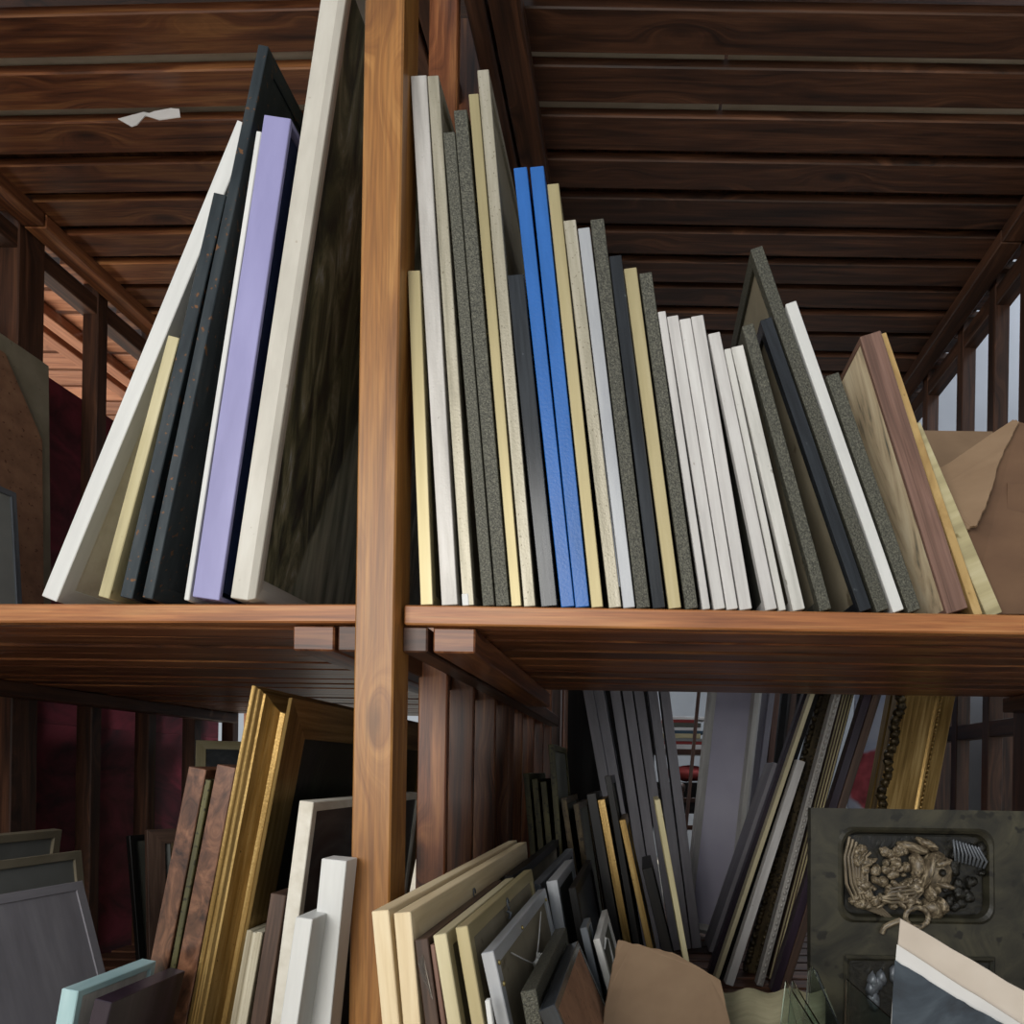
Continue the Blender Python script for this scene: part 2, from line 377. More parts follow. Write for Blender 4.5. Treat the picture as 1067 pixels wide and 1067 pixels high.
# bays beyond
# ------------------------------------------------------------ pictures
BAND = []
def pic(name, label, bot, top, Y, W, mt, cat='picture frame', group=None, z0=ZM, r=.022, face=BACKB, back=None, prof=None, yaw=0., T=None,
        solid=False, clips=0, panel='backing_board', facepart=None, sideinset=.3, clipside=1, lift=0.):
    """a framed picture standing on its lower long edge, its narrow edge toward us, leaning sideways.
    bot=(left px, right px, y), top=(left px, y)"""
    B0 = P(bot[0], bot[2], Y); B1 = P(bot[1], bot[2], Y); T0 = P(top[0], top[1], Y)
    d = T0-B0; a = math.atan2(d.x, d.z)
    if T is None: T = (B1-B0).x*math.cos(a)
    k = (z0-B0.z)/d.z; B = B0+d*k
    H = (T0-B).length
    lift += T*math.sin(a) if a > 0 else 0
    B.z = z0+lift+.0005; 
    e = empty(name, B); e.rotation_euler = Matrix.Rotation(yaw, 3, 'Z').__matmul__(Matrix.Rotation(a, 3, 'Y')).to_euler()
    tag(e, label, cat, group)
    if prof is None: prof = [(0, 0), (r, 0), (r, T), (0, T)]
    else: prof = [(p[0]*r, p[1]*T) for p in prof]
    if solid:
        MB().box(0, T, 0, W, 0, H).build(solid if isinstance(solid, str) else 'board', mt, e)
    else:
        MB().ring(prof, W, H).build('frame_rim', mt, e)
        i = sideinset
        MB().box(T*i, T*(1-i), r*.8, W-r*.8, r*.8, H-r*.8).build(panel, face, e, bevel=0)
        if facepart:
            MB().box(T*(1-i), T*(1-i)+.001, r, W-r, r, H-r).build(facepart[0], facepart[1], e, bevel=0)
    for q in range(clips):
        z = .012+H*(q+.0)/max(1, clips-.3)
        x = T-.0009
        MB().blob((x, .012, z), (.0022, .0035, .0035), seg=8).build('fixing_screw', SCREW, e, bevel=0, smooth=True)
    e['T'] = T; e['H'] = H; e['a'] = a
    return e
YS = 1.236
G1 = 'framed pictures standing in a row on the middle shelf right of the post'
UR = [ # label, bot, top, W, mat, kwargs
 ('narrow brass metal frame, shortest one right beside the wooden post', (438, 451, 628), (424.5, 282), .42, BRASS, dict(clips=4)),
 ('tall silvery pink white frame, second from the wooden post', (460, 477, 630), (427.5, 79), .7, SILV, {}),
 ('tall worn champagne frame with a chipped white lower corner, third from the post', (482, 496, 630), (445, 79), .7, CHAM, {}),
 ('dark hammered bronze frame pressed against a slightly taller twin on its right', (503, 516, 632), (461.5, 138), .6, HAMM, {}),
 ('dark hammered bronze frame between its shorter twin and a thin brass frame', (517, 531, 633), (472.5, 115), .6, HAMM, dict(clips=4)),
 ('thin brass frame just left of the tallest speckled champagne frame', (533, 545, 634), (488, 98), .6, BRASS, {}),
 ('tallest speckled champagne frame with a bright left edge', (546, 561, 634), (497, 73), .78, CHAM, dict(face=BACKB)),
 ('short black lacquered frame left of the two blue frames', (564, 581, 634), (528.5, 287), .42, BLACK, dict(clips=3)),
 ('blue painted frame, left one of the blue pair', (585, 599, 636), (535, 175), .55, BLUE, {}),
 ('blue painted frame, right one of the blue pair', (600, 614.5, 637), (552, 174), .55, BLUE, dict(clips=5)),
 ('brass frame directly right of the blue pair', (616.5, 629, 636), (570, 192), .5, BRASS, dict(clips=5)),
 ('speckled champagne frame right of the brass frame beside the blue pair', (635, 648, 638), (587, 230), .5, CHAM, {}),
 ('plain pale silver frame with smooth satin edge', (650, 662.5, 639), (602, 238), .5, LSIL, {}),
 ('dark hammered bronze frame between pale silver and glossy black frames', (664, 679, 640), (615, 229), .5, HAMM, dict(clips=4)),
 ('glossy black frame left of a shining brass frame', (681, 695, 640), (634.5, 267), .45, BLACK, dict(clips=3)),
 ('shining brass frame between glossy black and hammered bronze ones', (697.5, 711, 641), (650, 280), .45, BRASS, dict(clips=2)),
 ('hammered bronze frame just left of the run of white frames', (715, 730.5, 641), (666, 285), .45, HAMM, dict(clips=3)),
 ('narrow white frame, first of the white run, mostly behind the bronze one', (733, 743, 641), (685.5, 325), .4, WHITE, dict(clips=2)),
 ('chalky white frame, second of the run of white frames', (745, 757.5, 641), (695, 330), .4, WHITE, {}),
 ('chalky white frame, third of the run of white frames', (758.5, 770.5, 642), (708, 333), .4, WHITE, {}),
 ('chalky white frame, fourth of the run, with a gap on its right', (772, 785, 642), (720, 330), .4, WHITE, {}),
 ('off white frame right of the dark gap in the white run', (799, 812, 643), (738, 348), .4, WHITE, dict(clips=2, face=BACKD)),
 ('greyish white stained frame pressed between two white frames', (813.5, 824, 643), (754.5, 364), .4, GREYW, {}),
 ('pale grey frame, last of the white run before the dark bronze frame', (828, 841, 643), (762, 362), .4, GREYW, {}),
 ('hammered bronze frame leaning right after the white run', (856, 869, 643), (773, 340), .45, HAMM, dict(clips=3)),
 ('glossy black frame leaning at an angle before the tallest leaning bronze frame', (898, 911.5, 643), (792, 334), .5, BLACK, dict(face=BACKB)),
 ('tall leaning hammered bronze frame showing its beige back panel', (915.5, 929.5, 643), (782, 260), .62, HAMM, dict(face=BACKB, back=BACKB)),
 ('plain white frame leaning steeply right of the tall bronze frame', (932.5, 945, 643), (818.5, 317), .45, WHITE2, dict(clips=2)),
 ('short hammered bronze frame leaning against the thick wooden canvas', (948.5, 963, 644), (861, 392), .4, HAMM, {}),
]
def edges(u):
    B0 = P(u[1][0], u[1][2], YS); B1 = P(u[1][1], u[1][2], YS); T0 = P(u[2][0], u[2][1], YS)
    d = T0-B0; a = math.atan2(d.x, d.z); k = (ZM-B0.z)/d.z; B = B0+d*k
    return B, T0, a, (B1-B0).x*math.cos(a)
def fitT(items, Y, z0):
    """thickness of each leaning frame of a row so that it stops where its right neighbour begins"""
    L = []
    for bot, top in items:
        B0 = P(bot[0], bot[2], Y); B1 = P(bot[1], bot[2], Y); T0 = P(top[0], top[1], Y); d = T0-B0; a = math.atan2(d.x, d.z)
        L.append((B0+d*((z0-B0.z)/d.z), T0, a, (B1-B0).x*math.cos(a)))
    out = []
    for i, (B, T0, a, T) in enumerate(L):
        if i+1 < len(L):
            Bn, Tn, an, _ = L[i+1]
            for q in range(21):
                z = z0+(min(T0.z, Tn.z)-z0)*q/20
                g = (Bn.x+math.tan(an)*(z-Bn.z)-B.x-math.tan(a)*(z-B.z))*math.cos(a); T = min(T, g-.001)
        out.append(max(T, .006))
    return out
prev = None
Ts = []
for i, u in enumerate(UR):
    B, T0, a, T = edges(u)
    if i+1 < len(UR):
        Bn, Tn, an, _ = edges(UR[i+1])
        g = 9
        for q in range(21):
            z = ZM + (min(T0.z, Tn.z)-ZM)*q/20
            xl = B.x+math.tan(a)*(z-B.z); xn = Bn.x+math.tan(an)*(z-Bn.z)
            g = min(g, (xn-xl)*math.cos(a))
        T = min(T, g-.0012)
    Ts.append(max(T, .012))
for u, T in zip(UR, Ts):
    pic('picture_frame', u[0], u[1], u[2], YS, u[3], u[4], group=None, T=T, **u[5])
e = [o for o in bpy.data.objects if o.get('label', '').startswith('tall worn champagne')][0]
MB().box(-.0005, .012, -.0012, .02, 0, .022).build('corner_chip', WHITE2, e)

# ---- thick wooden canvas and the tan boards behind it
SMUDGE = mat('smudged_canvas', ['6a6a60', 'c9b494', 'e0cfae', 'e8dabd'], 2.2, 9, .6, dist=3, det=6, bump=.1)
pic('stretched_canvas', 'thick reddish wood box frame around a paint smudged pale canvas, leaning left', (987, 1011, 640), (896, 351), YS+.004, .34, REDW, cat='canvas', r=.010,
    face=SMUDGE, panel='canvas', sideinset=.04)
PLY = mat('rough_tan_board', ['8c6c3e', 'b0915c', 'c9ac76'], 6, 12, .8, speck=('6e5330', 40, .66), bump=.3, dist=1)
pic('fibreboard', 'rough edged tan board right behind the thick reddish canvas frame', (1012, 1025, 632), (915, 349), YS+.02, .3, PLY, cat='board', solid='board', T=.016)
pic('plank_board', 'smooth tan board reaching farthest right at the shelf lip beside the carton', (1029, 1047, 643), (944, 446), YS+.03, .4, KHAKI, cat='board', solid='board')

# ---- open carton at the right end of the middle shelf
def plate(name, pts, mt, parent=None, th=.004, lab=None, rough=0., plane=None):
    V = [P(*p) for p in pts]
    if plane:
        C0 = Vector((0, 0, CZ)); q0, q1, q2 = (V[i] for i in plane); n = (q1-q0).cross(q2-q0)
        V = [C0+(v-C0)*((q0-C0).dot(n)/(v-C0).dot(n)) for v in V]
    if rough:
        W = []
        for i, p in enumerate(V):
            q = V[(i+1) % len(V)]; n = 8
            for k in range(n): W.append(p.lerp(q, k/n)+Vector((random.uniform(-rough, rough), 0, random.uniform(-rough, rough))) if k else p)
        V = W
    n = (V[1]-V[0]).cross(V[-1]-V[0]).normalized()
    b = MB()
    if parent is not None: V = [p-parent.matrix_basis.translation for p in V]
    b.poly(V)
    o = b.build(name, mt, parent, bevel=0, solid=th)
    if lab: o['label'] = lab
    return o
BX = empty('cardboard_box', (.85, 1.45, ZM))
tag(BX, 'open brown cardboard carton with a bent torn flap, right of the leaning canvas', 'box')
def bxb(n, x0, x1, y0, y1, z0, z1, mt=KRAFTD):
    return MB().box(x0-.85, x1-.85, y0-1.45, y1-1.45, z0-ZM, z1-ZM).build(n, mt, BX, bevel=0)
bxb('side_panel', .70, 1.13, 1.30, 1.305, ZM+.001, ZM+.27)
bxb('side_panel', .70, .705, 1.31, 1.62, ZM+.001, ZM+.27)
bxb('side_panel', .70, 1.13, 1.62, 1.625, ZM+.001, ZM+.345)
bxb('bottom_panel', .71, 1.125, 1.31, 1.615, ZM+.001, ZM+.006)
plate('flap', [(1003, 553, 1.285), (1018, 548, 1.285), (1030, 520, 1.285), (1042, 480, 1.285), (1062, 440, 1.30), (1056, 438, 1.31), (968, 497, 1.36)], KRAFT, BX, .005, rough=.0015, plane=(0, 4, 6))
plate('flap', [(962, 449, 1.60), (1034, 450, 1.60), (1034, 462, 1.6), (976, 508, 1.60), (960, 520, 1.6)], KRAFT, BX, .004)
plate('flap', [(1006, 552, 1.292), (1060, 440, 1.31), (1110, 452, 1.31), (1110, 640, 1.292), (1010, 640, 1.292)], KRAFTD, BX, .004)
rb('brace', 1.10, 1.27, 1.72, 1.76, ZM+.36, ZM+.43, WDARK)

# ------------------------------------------------------------ upper left
YL = 1.225
pic('stretched_canvas', 'long white canvas leaning furthest to the left on the middle shelf', (43, 60, 627), (247, 131), YL+.03, .5, WHITE2, cat='canvas', r=.03, face=CREAM, panel='canvas', sideinset=.1, T=.03)
ULT = fitT([((101, 121, 627), (175, 352)), ((124, 144, 627), (222.5, 203)), ((148, 158, 624), (269, 48))], YL, ZM)
pic('wooden_board', 'khaki board wedged between the long white canvas and the blued steel frames', (101, 121, 627), (175, 352), YL, .45, KHAKI, cat='board', solid='board', T=ULT[0])
pic('picture_frame', 'shorter blued steel frame with rusty edge beside the khaki board', (124, 144, 627), (222.5, 203), YL, .45, BLUEST, face=BLUEST, r=.03, sideinset=.2, T=ULT[1])
pic('picture_frame', 'tall blued steel frame behind the lavender tray frame', (148, 158, 624), (269, 48), YL, .35, BLUEST, face=BLUEST, r=.03, sideinset=.12, T=.019)
lv = pic('tray_frame', 'lavender tray frame with a navy inside and a white back edge', (200.5, 229, 623), (275, 123), YL, .42, LAV, cat='picture frame', r=.024, face=NAVY, panel='inner_panel', sideinset=.12,
    prof=[(0, 0), (1, 0), (1, .25), (.5, .3), (.35, 1), (0, 1)])
pic('canvas_board', 'thin white canvas board pressed against the back of the lavender frame', (192, 197.5, 622), (267, 137), YL+.004, .40, WHITE2, cat='canvas', solid='board')
BIGP = [(0, 0), (1, 0), (1, .55), (.55, .92), (.3, 1), (.12, 1), (0, .75)]
pic('painting', 'huge ivory framed dark landscape painting leaning against the front post', (240, 265, 625), (345, -70), YL, .95, IVORY, cat='painting', r=.052, prof=BIGP,
    face=PTDARK, panel='canvas', sideinset=.42, T=.042)

# ---- far left of the upper left bay: pictures seen from behind
e = empty('picture_frame', (-1.735, 1.45, ZM+.001)); tag(e, 'big pale picture back with brown hardboard and a clipped corner at the far left edge', 'picture frame')
e.rotation_euler = (0, math.radians(-1.5), 0)
MB().box(0, .02, 0, .50, 0, .85).build('frame_rim', BACKB, e)
b = MB(); b.poly([(.0225, .0, .03), (.0225, .47, .03), (.0225, .47, .62), (.0225, .36, .80), (.0225, .0, .80)], (1, 2)); b.build('hardboard_back', HARDB, e, bevel=0, solid=.004)
e = empty('picture_frame', (-1.625, 1.39, ZM+.001)); tag(e, 'small dark edged picture with a grey back leaning before the hardboard one', 'picture frame')
e.rotation_euler = (0, math.radians(-4), 0)
MB().ring([(0, 0), (.016, 0), (.016, .015), (0, .015)], .36, .40).build('frame_rim', STEEL, e)
MB().box(.004, .011, .014, .346, .014, .386).build('backing_board', GREYP, e, bevel=0)

# crumpled cloth caught in the deck gap
e = empty('cloth_scrap', P(150, 120, 1.86)); tag(e, 'crumpled white cloth scrap poking through the upper left deck boards', 'cloth')
plate('fold', [(123, 124, 1.862), (137, 132, 1.85), (143, 130, 1.85), (151, 121, 1.86), (160, 119, 1.865), (150, 117, 1.868)], WPAPER, e, .002)
plate('fold', [(150, 120, 1.862), (166, 125, 1.855), (188, 122, 1.86), (187, 114, 1.87), (178, 113, 1.872), (162, 116, 1.868)], WPAPER, e, .002)
# things lying on the top deck, seen through the gaps
def sheet(name, label, x0, x1, y0, y1, mt, h=.02, cat='sheet'):
    tag(MB().box(x0, x1, y0, y1, ZT+.032, ZT+.032+h).build(name, mt), label, cat)
sheet('paper_sheet', 'beige wrapping paper lying on the upper left deck boards', -2.1, -.6, 1.70, 2.02, PAPER, .01)
sheet('paper_sheet', 'beige cardboard sheet lying on the upper right deck boards, left piece', -.38, .19, 1.66, 2.0, PAPER, .01)
sheet('paper_sheet', 'beige cardboard sheet lying on the upper right deck boards, right piece', .20, 1.2, 1.66, 2.0, PAPER, .01)

sheet('gap_cover_sheet', 'dark sheet added over the upper left deck further back to close its gaps', -2.1, -.6, 2.03, 3.72, WDARK, .012)  # added covers: keep the bright wall from showing between the deck boards
sheet('gap_cover_sheet', 'dark sheet added over the upper right deck further back to close its gaps', -.38, 1.33, 2.01, 3.72, WDARK, .012)
sheet('gap_filler_parcel', 'dark parcel added at the front of the upper left deck to close its gaps', -1.7, -.7, 1.22, 1.64, EBON, .12, 'parcel')  # added blocks that close the front deck gaps against bright wall
sheet('gap_filler_parcel', 'dark parcel added at the front of the upper right deck to close its gaps', -.3, 1.2, 1.22, 1.63, EBON, .12, 'parcel')
# ------------------------------------------------------------ lower left bay
low = dict(z0=ZL)
pic('picture_frame', 'beige framed picture back at the far lower left, taller of the two', (-140, -128, 1067), (-115, 880), 1.5, .40, BACKB, face=GREYP, yaw=math.radians(-3), clipside=1, **low)
pic('picture_frame', 'beige framed grey picture back standing before its taller twin at lower left', (-130, -119, 1067), (-145, 915), 1.33, .46, BACKB, face=GREYP, yaw=math.radians(-4), **low)
pic('acrylic_frame', 'grey clear plastic sheet leaning on the beige picture at the left edge', (-130, -124, 1067), (-160, 960), 1.22, .44, GREYB, face=GREYB, yaw=math.radians(-6), T=.008, **low)
pic('picture_frame', 'pale frame with greenish glass edge at the bottom left corner', (58, 76, 1067), (64, 1033), 1.05, .17, TEAL, face=GREYW, r=.012, sideinset=.2, **low)
pic('box_frame', 'plum coloured glossy box frame beside the greenish glass edged frame', (93, 112, 1067), (98.5, 1045), 1.05, .17, PLUM, solid='frame_body', cat='picture frame', **low)
LT = fitT([((144, 165, 1067), (196.5, 802)), ((166, 172, 1067), (214, 813)), ((173.5, 194, 1067), (226, 800)), ((196, 240, 1067), (262, 721)), ((240, 257, 1067), (257, 972)), ((261, 277, 1067), (282, 933)), ((282, 297, 1067), (312, 836))], 1.25, ZL)
pic('picture_frame', 'burl veneer frame, left one of the burl pair', (144, 163, 1067), (196.5, 802), 1.25, .25, BURL, r=.03, face=BACKD, T=LT[0], **low)
pic('picture_frame', 'slim grey green frame squeezed between the two burl veneer frames', (166, 171, 1067), (214, 813), 1.25, .24, OLIVE, solid='frame_body', T=LT[1], **low)
pic('picture_frame', 'burl veneer frame touching the big gold frame', (173.5, 190, 1067), (226, 800), 1.25, .25, BURL, r=.03, face=BACKD, T=LT[2], **low)
COVE = [(0, 0), (0, .1), (.05, .14), (.05, .2), (.12, .26), (.13, .31), (.32, .42), (.46, .55), (.48, .68), (.36, .8), (.12, .9), (.1, 1), (1, 1), (1, 0)]
pic('painting', 'dark green painting in a wide antique gold cove moulding, tallest in the lower left bay', (196, 240, 1067), (262, 721), 1.25, .95, GOLD, cat='painting', r=.085, prof=COVE, face=PTGREEN, panel='canvas', sideinset=.3, T=LT[3], **low)
pic('picture_frame', 'pale driftwood moulding frame right of the gold cove frame', (240, 257, 1067), (257, 972), 1.25, .3, PALE, T=LT[4],
    prof=[(0, 0), (0, .3), (.15, .35), (.15, .6), (0, .65), (0, 1), (1, 1), (1, 0)], **low)
pic('picture_frame', 'walnut frame between the pale driftwood and cream frames', (261, 277, 1067), (282, 933), 1.25, .35, WALN, T=LT[5], **low)
pic('picture_frame', 'cream frame with a dark glazed picture just left of the front post', (282, 296, 1067), (312, 836), 1.25, .6, CREAM, T=LT[6], r=.018, face=PTGREY, panel='picture', sideinset=.15, **low)
pic('stretched_canvas', 'chipped white painted frame, short one before the white wooden frame', (292, 311, 1067), (308, 958), 1.1, .09, WHITE2, cat='canvas', T=.028, solid='frame_body', **low)
pic('picture_frame', 'white wooden frame touching the left side of the front post', (318, 345, 1067), (335, 897), 1.15, .045, WHITE2, T=.043, solid='frame_body', **low)
# leaning frames further back
pic('picture_frame', 'brown framed empty frame leaning at the back of the lower left bay', (150, 160, 1000), (137, 866), 2.2, .7, WALN, face=GREYP, r=.05, yaw=math.radians(-40), T=.03, **low)
pic('picture_frame', 'thin gold frame leaning on the brown one at the back of the lower left bay', (176, 181, 1000), (160, 880), 2.1, .5, GOLDD, face=GREYP, r=.02, yaw=math.radians(-40), T=.015, **low)
pic('picture_frame', 'dark slim frame at the back of the lower left bay beside the crimson panels', (140, 147, 1000), (124, 872), 2.3, .4, EBON, r=.02, face=BACKD, yaw=math.radians(-20), T=.02, **low)
pic('picture_frame', 'light edged frame far back above the burl veneer frames', (205, 211, 900), (214, 772), 3.2, .5, KHAKI, face=PTGREY, yaw=math.radians(-55), r=.04, T=.03, **low)
pic('picture_frame', 'pale leaning frame far back behind the last slat of the left divider', (186, 190, 900), (178, 806), 3.5, .3, GREYW, yaw=math.radians(-10), T=.03, **low)

# crimson panels standing outside the left divider
for i, (y0, y1, z1) in enumerate(((1.3, 2.22, 2.5), (2.24, 3.12, 2.47), (3.14, 3.62, 2.2))):
    e = empty('crimson_painting', (-2.30, y0, 0)); tag(e, ['tall crimson and black painted panel nearest us behind the left slats', 'tall crimson and black painted panel in the middle behind the left slats', 'tall crimson and black painted panel farthest back behind the left slats'][i], 'painting', 'crimson panels')
    MB().box(0, .02, 0, y1-y0, 0, 1.15).build('lower_board', CRIM, e); MB().box(0, .02, 0, y1-y0, 1.1502, z1).build('upper_board', CRIM, e)

# the next rack on the left, in the sun
r2 = empty('storage_rack', (-3.6, 1.2, 0)); tag(r2, 'sunlit neighbouring wooden rack seen through the slats at far left', 'rack')
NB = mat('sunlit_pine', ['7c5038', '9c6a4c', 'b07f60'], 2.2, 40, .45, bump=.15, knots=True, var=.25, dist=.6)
b = MB()
for i in range(26): b.box(-1.4, 1.33, .1+.135*i, .213+.135*i, ZT, ZT+.024)
b.build('top_deck', NB, r2, bevel=.003)
for y in (1.0, 2.9):
    MB().box(1.17, 1.25, y, y+.08, 0, 3.1).build('post', NB, r2); MB().box(-1.5, -1.42, y, y+.08, 0, 3.1).build('post', NB, r2)
MB().box(1.1, 1.165, .05, 3.6, ZT-.05, ZT-.002).build('ledger', NB, r2, bevel=.003)
MB().box(1.0, 1.06, .05, 3.6, ZT-.05, ZT-.002).build('ledger', NB, r2, bevel=.003)

# ------------------------------------------------------------ lower middle group (front of the bottom deck)
YR = .92
pic('stretched_canvas', 'raw pine framed canvas, first from the front post in the lower row', (398, 418, 1067), (387, 950), YR, .95, PINE, cat='canvas', r=.045, T=.0235, face=BACKD, **low)
pic('stretched_canvas', 'raw pine framed canvas with hanging hook, second from the front post in the lower row', (420, 440, 1067), (410, 952), YR, .93, PINE, cat='canvas', r=.045, T=.0235, face=BACKB, **low)
e = pic('picture_frame', 'brown walnut frame with torn plastic wrap beside the raw pine canvases', (443, 459, 1067), (432, 980), YR, .50, WALN, T=.018, **low)
b = MB(); b.poly([(-.0, -.0015, e['H']-.03), (.010, -.003, e['H']-.02), (.013, -.004, e['H']-.06), (.015, -.002, e['H']-.085), (.006, -.003, e['H']-.055)]); b.build('plastic_wrap', PLASTIC, e, bevel=0, solid=.0005)
pic('picture_frame', 'thin dark red wood frame between walnut and pale gold frames', (459.5, 465, 1067), (448, 985), YR, .45, REDW, T=.006, **low)
pic('picture_frame', 'pale gold metal frame in the lower middle row', (466, 482, 1067), (451, 975), YR, .49, PGOLD, T=.0185, prof=None, **low)
pic('picture_frame', 'satin brass frame with screw fixings and a hanging hook in the lower middle row', (491, 506, 1067), (474, 967), YR, .54, BRASS, face=BACKB, T=.0175, clips=0, **low)
e = pic('picture_frame', 'silver frame with a knotted white hanging cord on its back', (517, 531, 1067), (501, 994), YR, .5, LSIL, face=BACKB, T=.0175, **low)
H, T = e['H'], e['T']
b = MB(); b.tube([(T-.001, .10, H-.03), (T+.004, .16, H-.06), (T+.006, .22, H-.085), (T+.004, .30, H-.06), (T-.001, .40, H-.03)], .0012)
b.tube([(T+.006, .215, H-.08), (T+.010, .213, H-.11), (T+.010, .215, H-.16)], .003)
b.blob((T+.009, .22, H-.085), (.007, .010, .009), lump=.3)
for q in range(4): b.tube([(T+.009, .22, H-.08), (T+.012+.003*q, .222+.004*q, H-.065-.003*q)], .0014)
b.build('hanging_cord', STRING, e, bevel=0, smooth=True)
for y, z in ((.012, H-.02), (.012, H-.05), (.47, H-.02), (.2, H-.015)):
    MB().blob((T+.0015, y, z), (.0025, .004, .004), seg=8).build('fixing_screw', SCREW, e, bevel=0, smooth=True)
pic('picture_frame', 'small white frame low between the brass and silver frames', (508, 514.5, 1067), (505, 1043), YR-.03, .01, WHITE2, solid='frame_body', T=.007, z0=ZL)
pic('picture_frame', 'speckled dark bronze moulding frame with dusty top in the lower middle row', (548, 565, 1067), (542, 1034), YR, .37, HAMM, T=.022, face=BACKD, **low)
pic('picture_frame', 'black glossy frame wrapped in plastic with an orange brown back', (566, 588, 1067), (560.5, 1054), YR-.02, .34, BLACK, T=.024, face=HARDB, sideinset=.05, r=.012, **low)
for nm, zz, yy in (('raw pine framed canvas with hanging hook', .035, .33), ('satin brass frame with screw', .02, .25)):
    o = [q for q in bpy.data.objects if q.get('label', '').startswith(nm)][0]; H, T = o['H'], o['T']
    b = MB(); b.tube([(T+.003+.0*k, yy+.007*math.cos(k), H-zz+.010*math.sin(k)) for k in (0, .8, 1.6, 2.4, 3.2, 4.0, 4.8, 5.6)], .0014)
    b.tube([(T-.001, yy, H-zz-.012), (T+.004, yy, H-zz-.016), (T+.001, yy, H-zz-.026)], .003)
    b.build('hanging_hook', STEEL, o, bevel=0, smooth=True)
# second row of the middle group, further back
YB = 1.25
pic('picture_frame', 'black frame with long dusty top behind the pale gold frame', (536, 546, 1067), (525, 913), 1.44, .78, EBON, T=.022, **low)
pic('picture_frame', 'dark grey frame with long top behind the satin brass frame', (566, 576, 1067), (553, 922), 1.49, .7, STEEL, T=.022, face=BACKD, **low)
pic('picture_frame', 'white edged frame with grey top in the second lower row', (594, 607, 1067), (569, 919), 1.45, .35, LSIL, T=.024, face=BACKD, **low)
pic('picture_frame', 'narrow black frame right of the white edged frame', (617, 625, 1067), (592, 926), 1.42, .45, EBON, T=.016, face=PTGREY, **low)
pic('picture_frame', 'steel coloured frame behind the plastic wrapped black frame', (627, 635, 1067), (604, 968), 1.30, .09, STEEL, T=.014, face=BACKD, r=.01, **low)
e = pic('picture_frame', 'grey white frame with a white cord loop beside the cardboard sheet', (642, 650, 1067), (618, 980), 1.30, .28, GREYW, T=.013, face=BACKD, **low)
H, T = e['H'], e['T']
MB().tube([(T, .03, H-.03), (T+.006, .045, H-.012), (T+.008, .065, H-.02), (T+.006, .075, H-.06), (T, .07, H-.11)], .002).build('cord_loop', STRING, e, bevel=0, smooth=True)
# lower middle far group
GX = 'olive gilt frames stacked far back beside the divider'
for i, (x0, x1, tx, ty, lab) in enumerate((
    (553, 559, 545, 806, 'slim olive gilt frame, leftmost of the far stack beside the divider'),
    (562, 568, 554, 812, 'olive gilt frame second from the left in the far stack'),
    (571, 577, 563, 815, 'olive gilt frame in the middle of the far stack'),
    (581, 588, 571, 776, 'tall olive gilt frame rising above the far stack'),
    (594, 602, 584, 832, 'ornate dark gilt frame right of the tall olive one'),
    (606, 614, 597, 838, 'dark carved frame ending the far olive stack'))):
    pic('picture_frame', lab, (x0, x1, 900), (tx, ty), 2.32, .4, OLIVE if i < 4 else GOLDD, T=.020, face=BACKD, **low)
FR = [ # dark frames with gilt rims, middle distance
 ('black box frame, largest of the dark middle group', (638, 648, 985), (611, 828), EBON),
 ('narrow gilt frame beside the black box frame', (650, 658, 985), (622.5, 834), GOLD),
 ('tall black frame with worn top before the grey boards', (660, 671, 985), (630, 809), EBON),
 ('speckled gilt edged frame right of the tall black frame', (673, 680, 985), (645, 855), GOLD),
 ('dark frame in shadow between the gilt edged and khaki edged frames', (690, 701, 992), (669, 906), EBON),
 ('leaning frame with khaki front edge right of the dark middle group', (713, 719, 1006), (682, 834), KHAKI)]
FT = fitT([(q[1], q[2]) for q in FR], 1.7, ZL)
for i, (lab, b_, t_, m_) in enumerate(FR):
    pic('picture_frame', lab, b_, t_, 1.7, .25, m_, face=BACKD, T=max(FT[i], .010), **low)
# long grey boards leaning at the back
GB = 'long grey painted boards leaning at the back of the lower right bay'
tpx = (606, 617, 635, 648, 660, 675, 688)
for i, x in enumerate(tpx):
    bx = 655+i*11
    y = 2.75+.02*i
    o = pic('long_board', 'long grey painted board, one of the row leaning behind the black gilt frames', (bx, bx+7, 985), (x-4, 690), y, .2, GREYB, cat='board', group=GB, solid='board', T=.040, z0=ZL)
# big pale panel
# (pale panel below)
pic('wooden_strip', 'thin reddish wooden strip leaning left of the pale panel', (708, 712, 920), (729, 700), 3.13, .05, REDW, cat='strip', solid='strip', z0=ZL, T=.014)
VB = 'dark upright boards standing behind the diagonal frames'
for i, (x, m_) in enumerate(((782, EBON), (791, WALN), (800, EBON), (809, REDW), (818, EBON), (827, WALN), (835, EBON))):
    pic('long_board', 'dark brown upright board in the row behind the diagonal frames', (x-18-i*2, x-11-i*2, 950), (x, 700), 3.45+.006*i, .1, m_, cat='board', group=VB, solid='board', T=.030, z0=ZL)
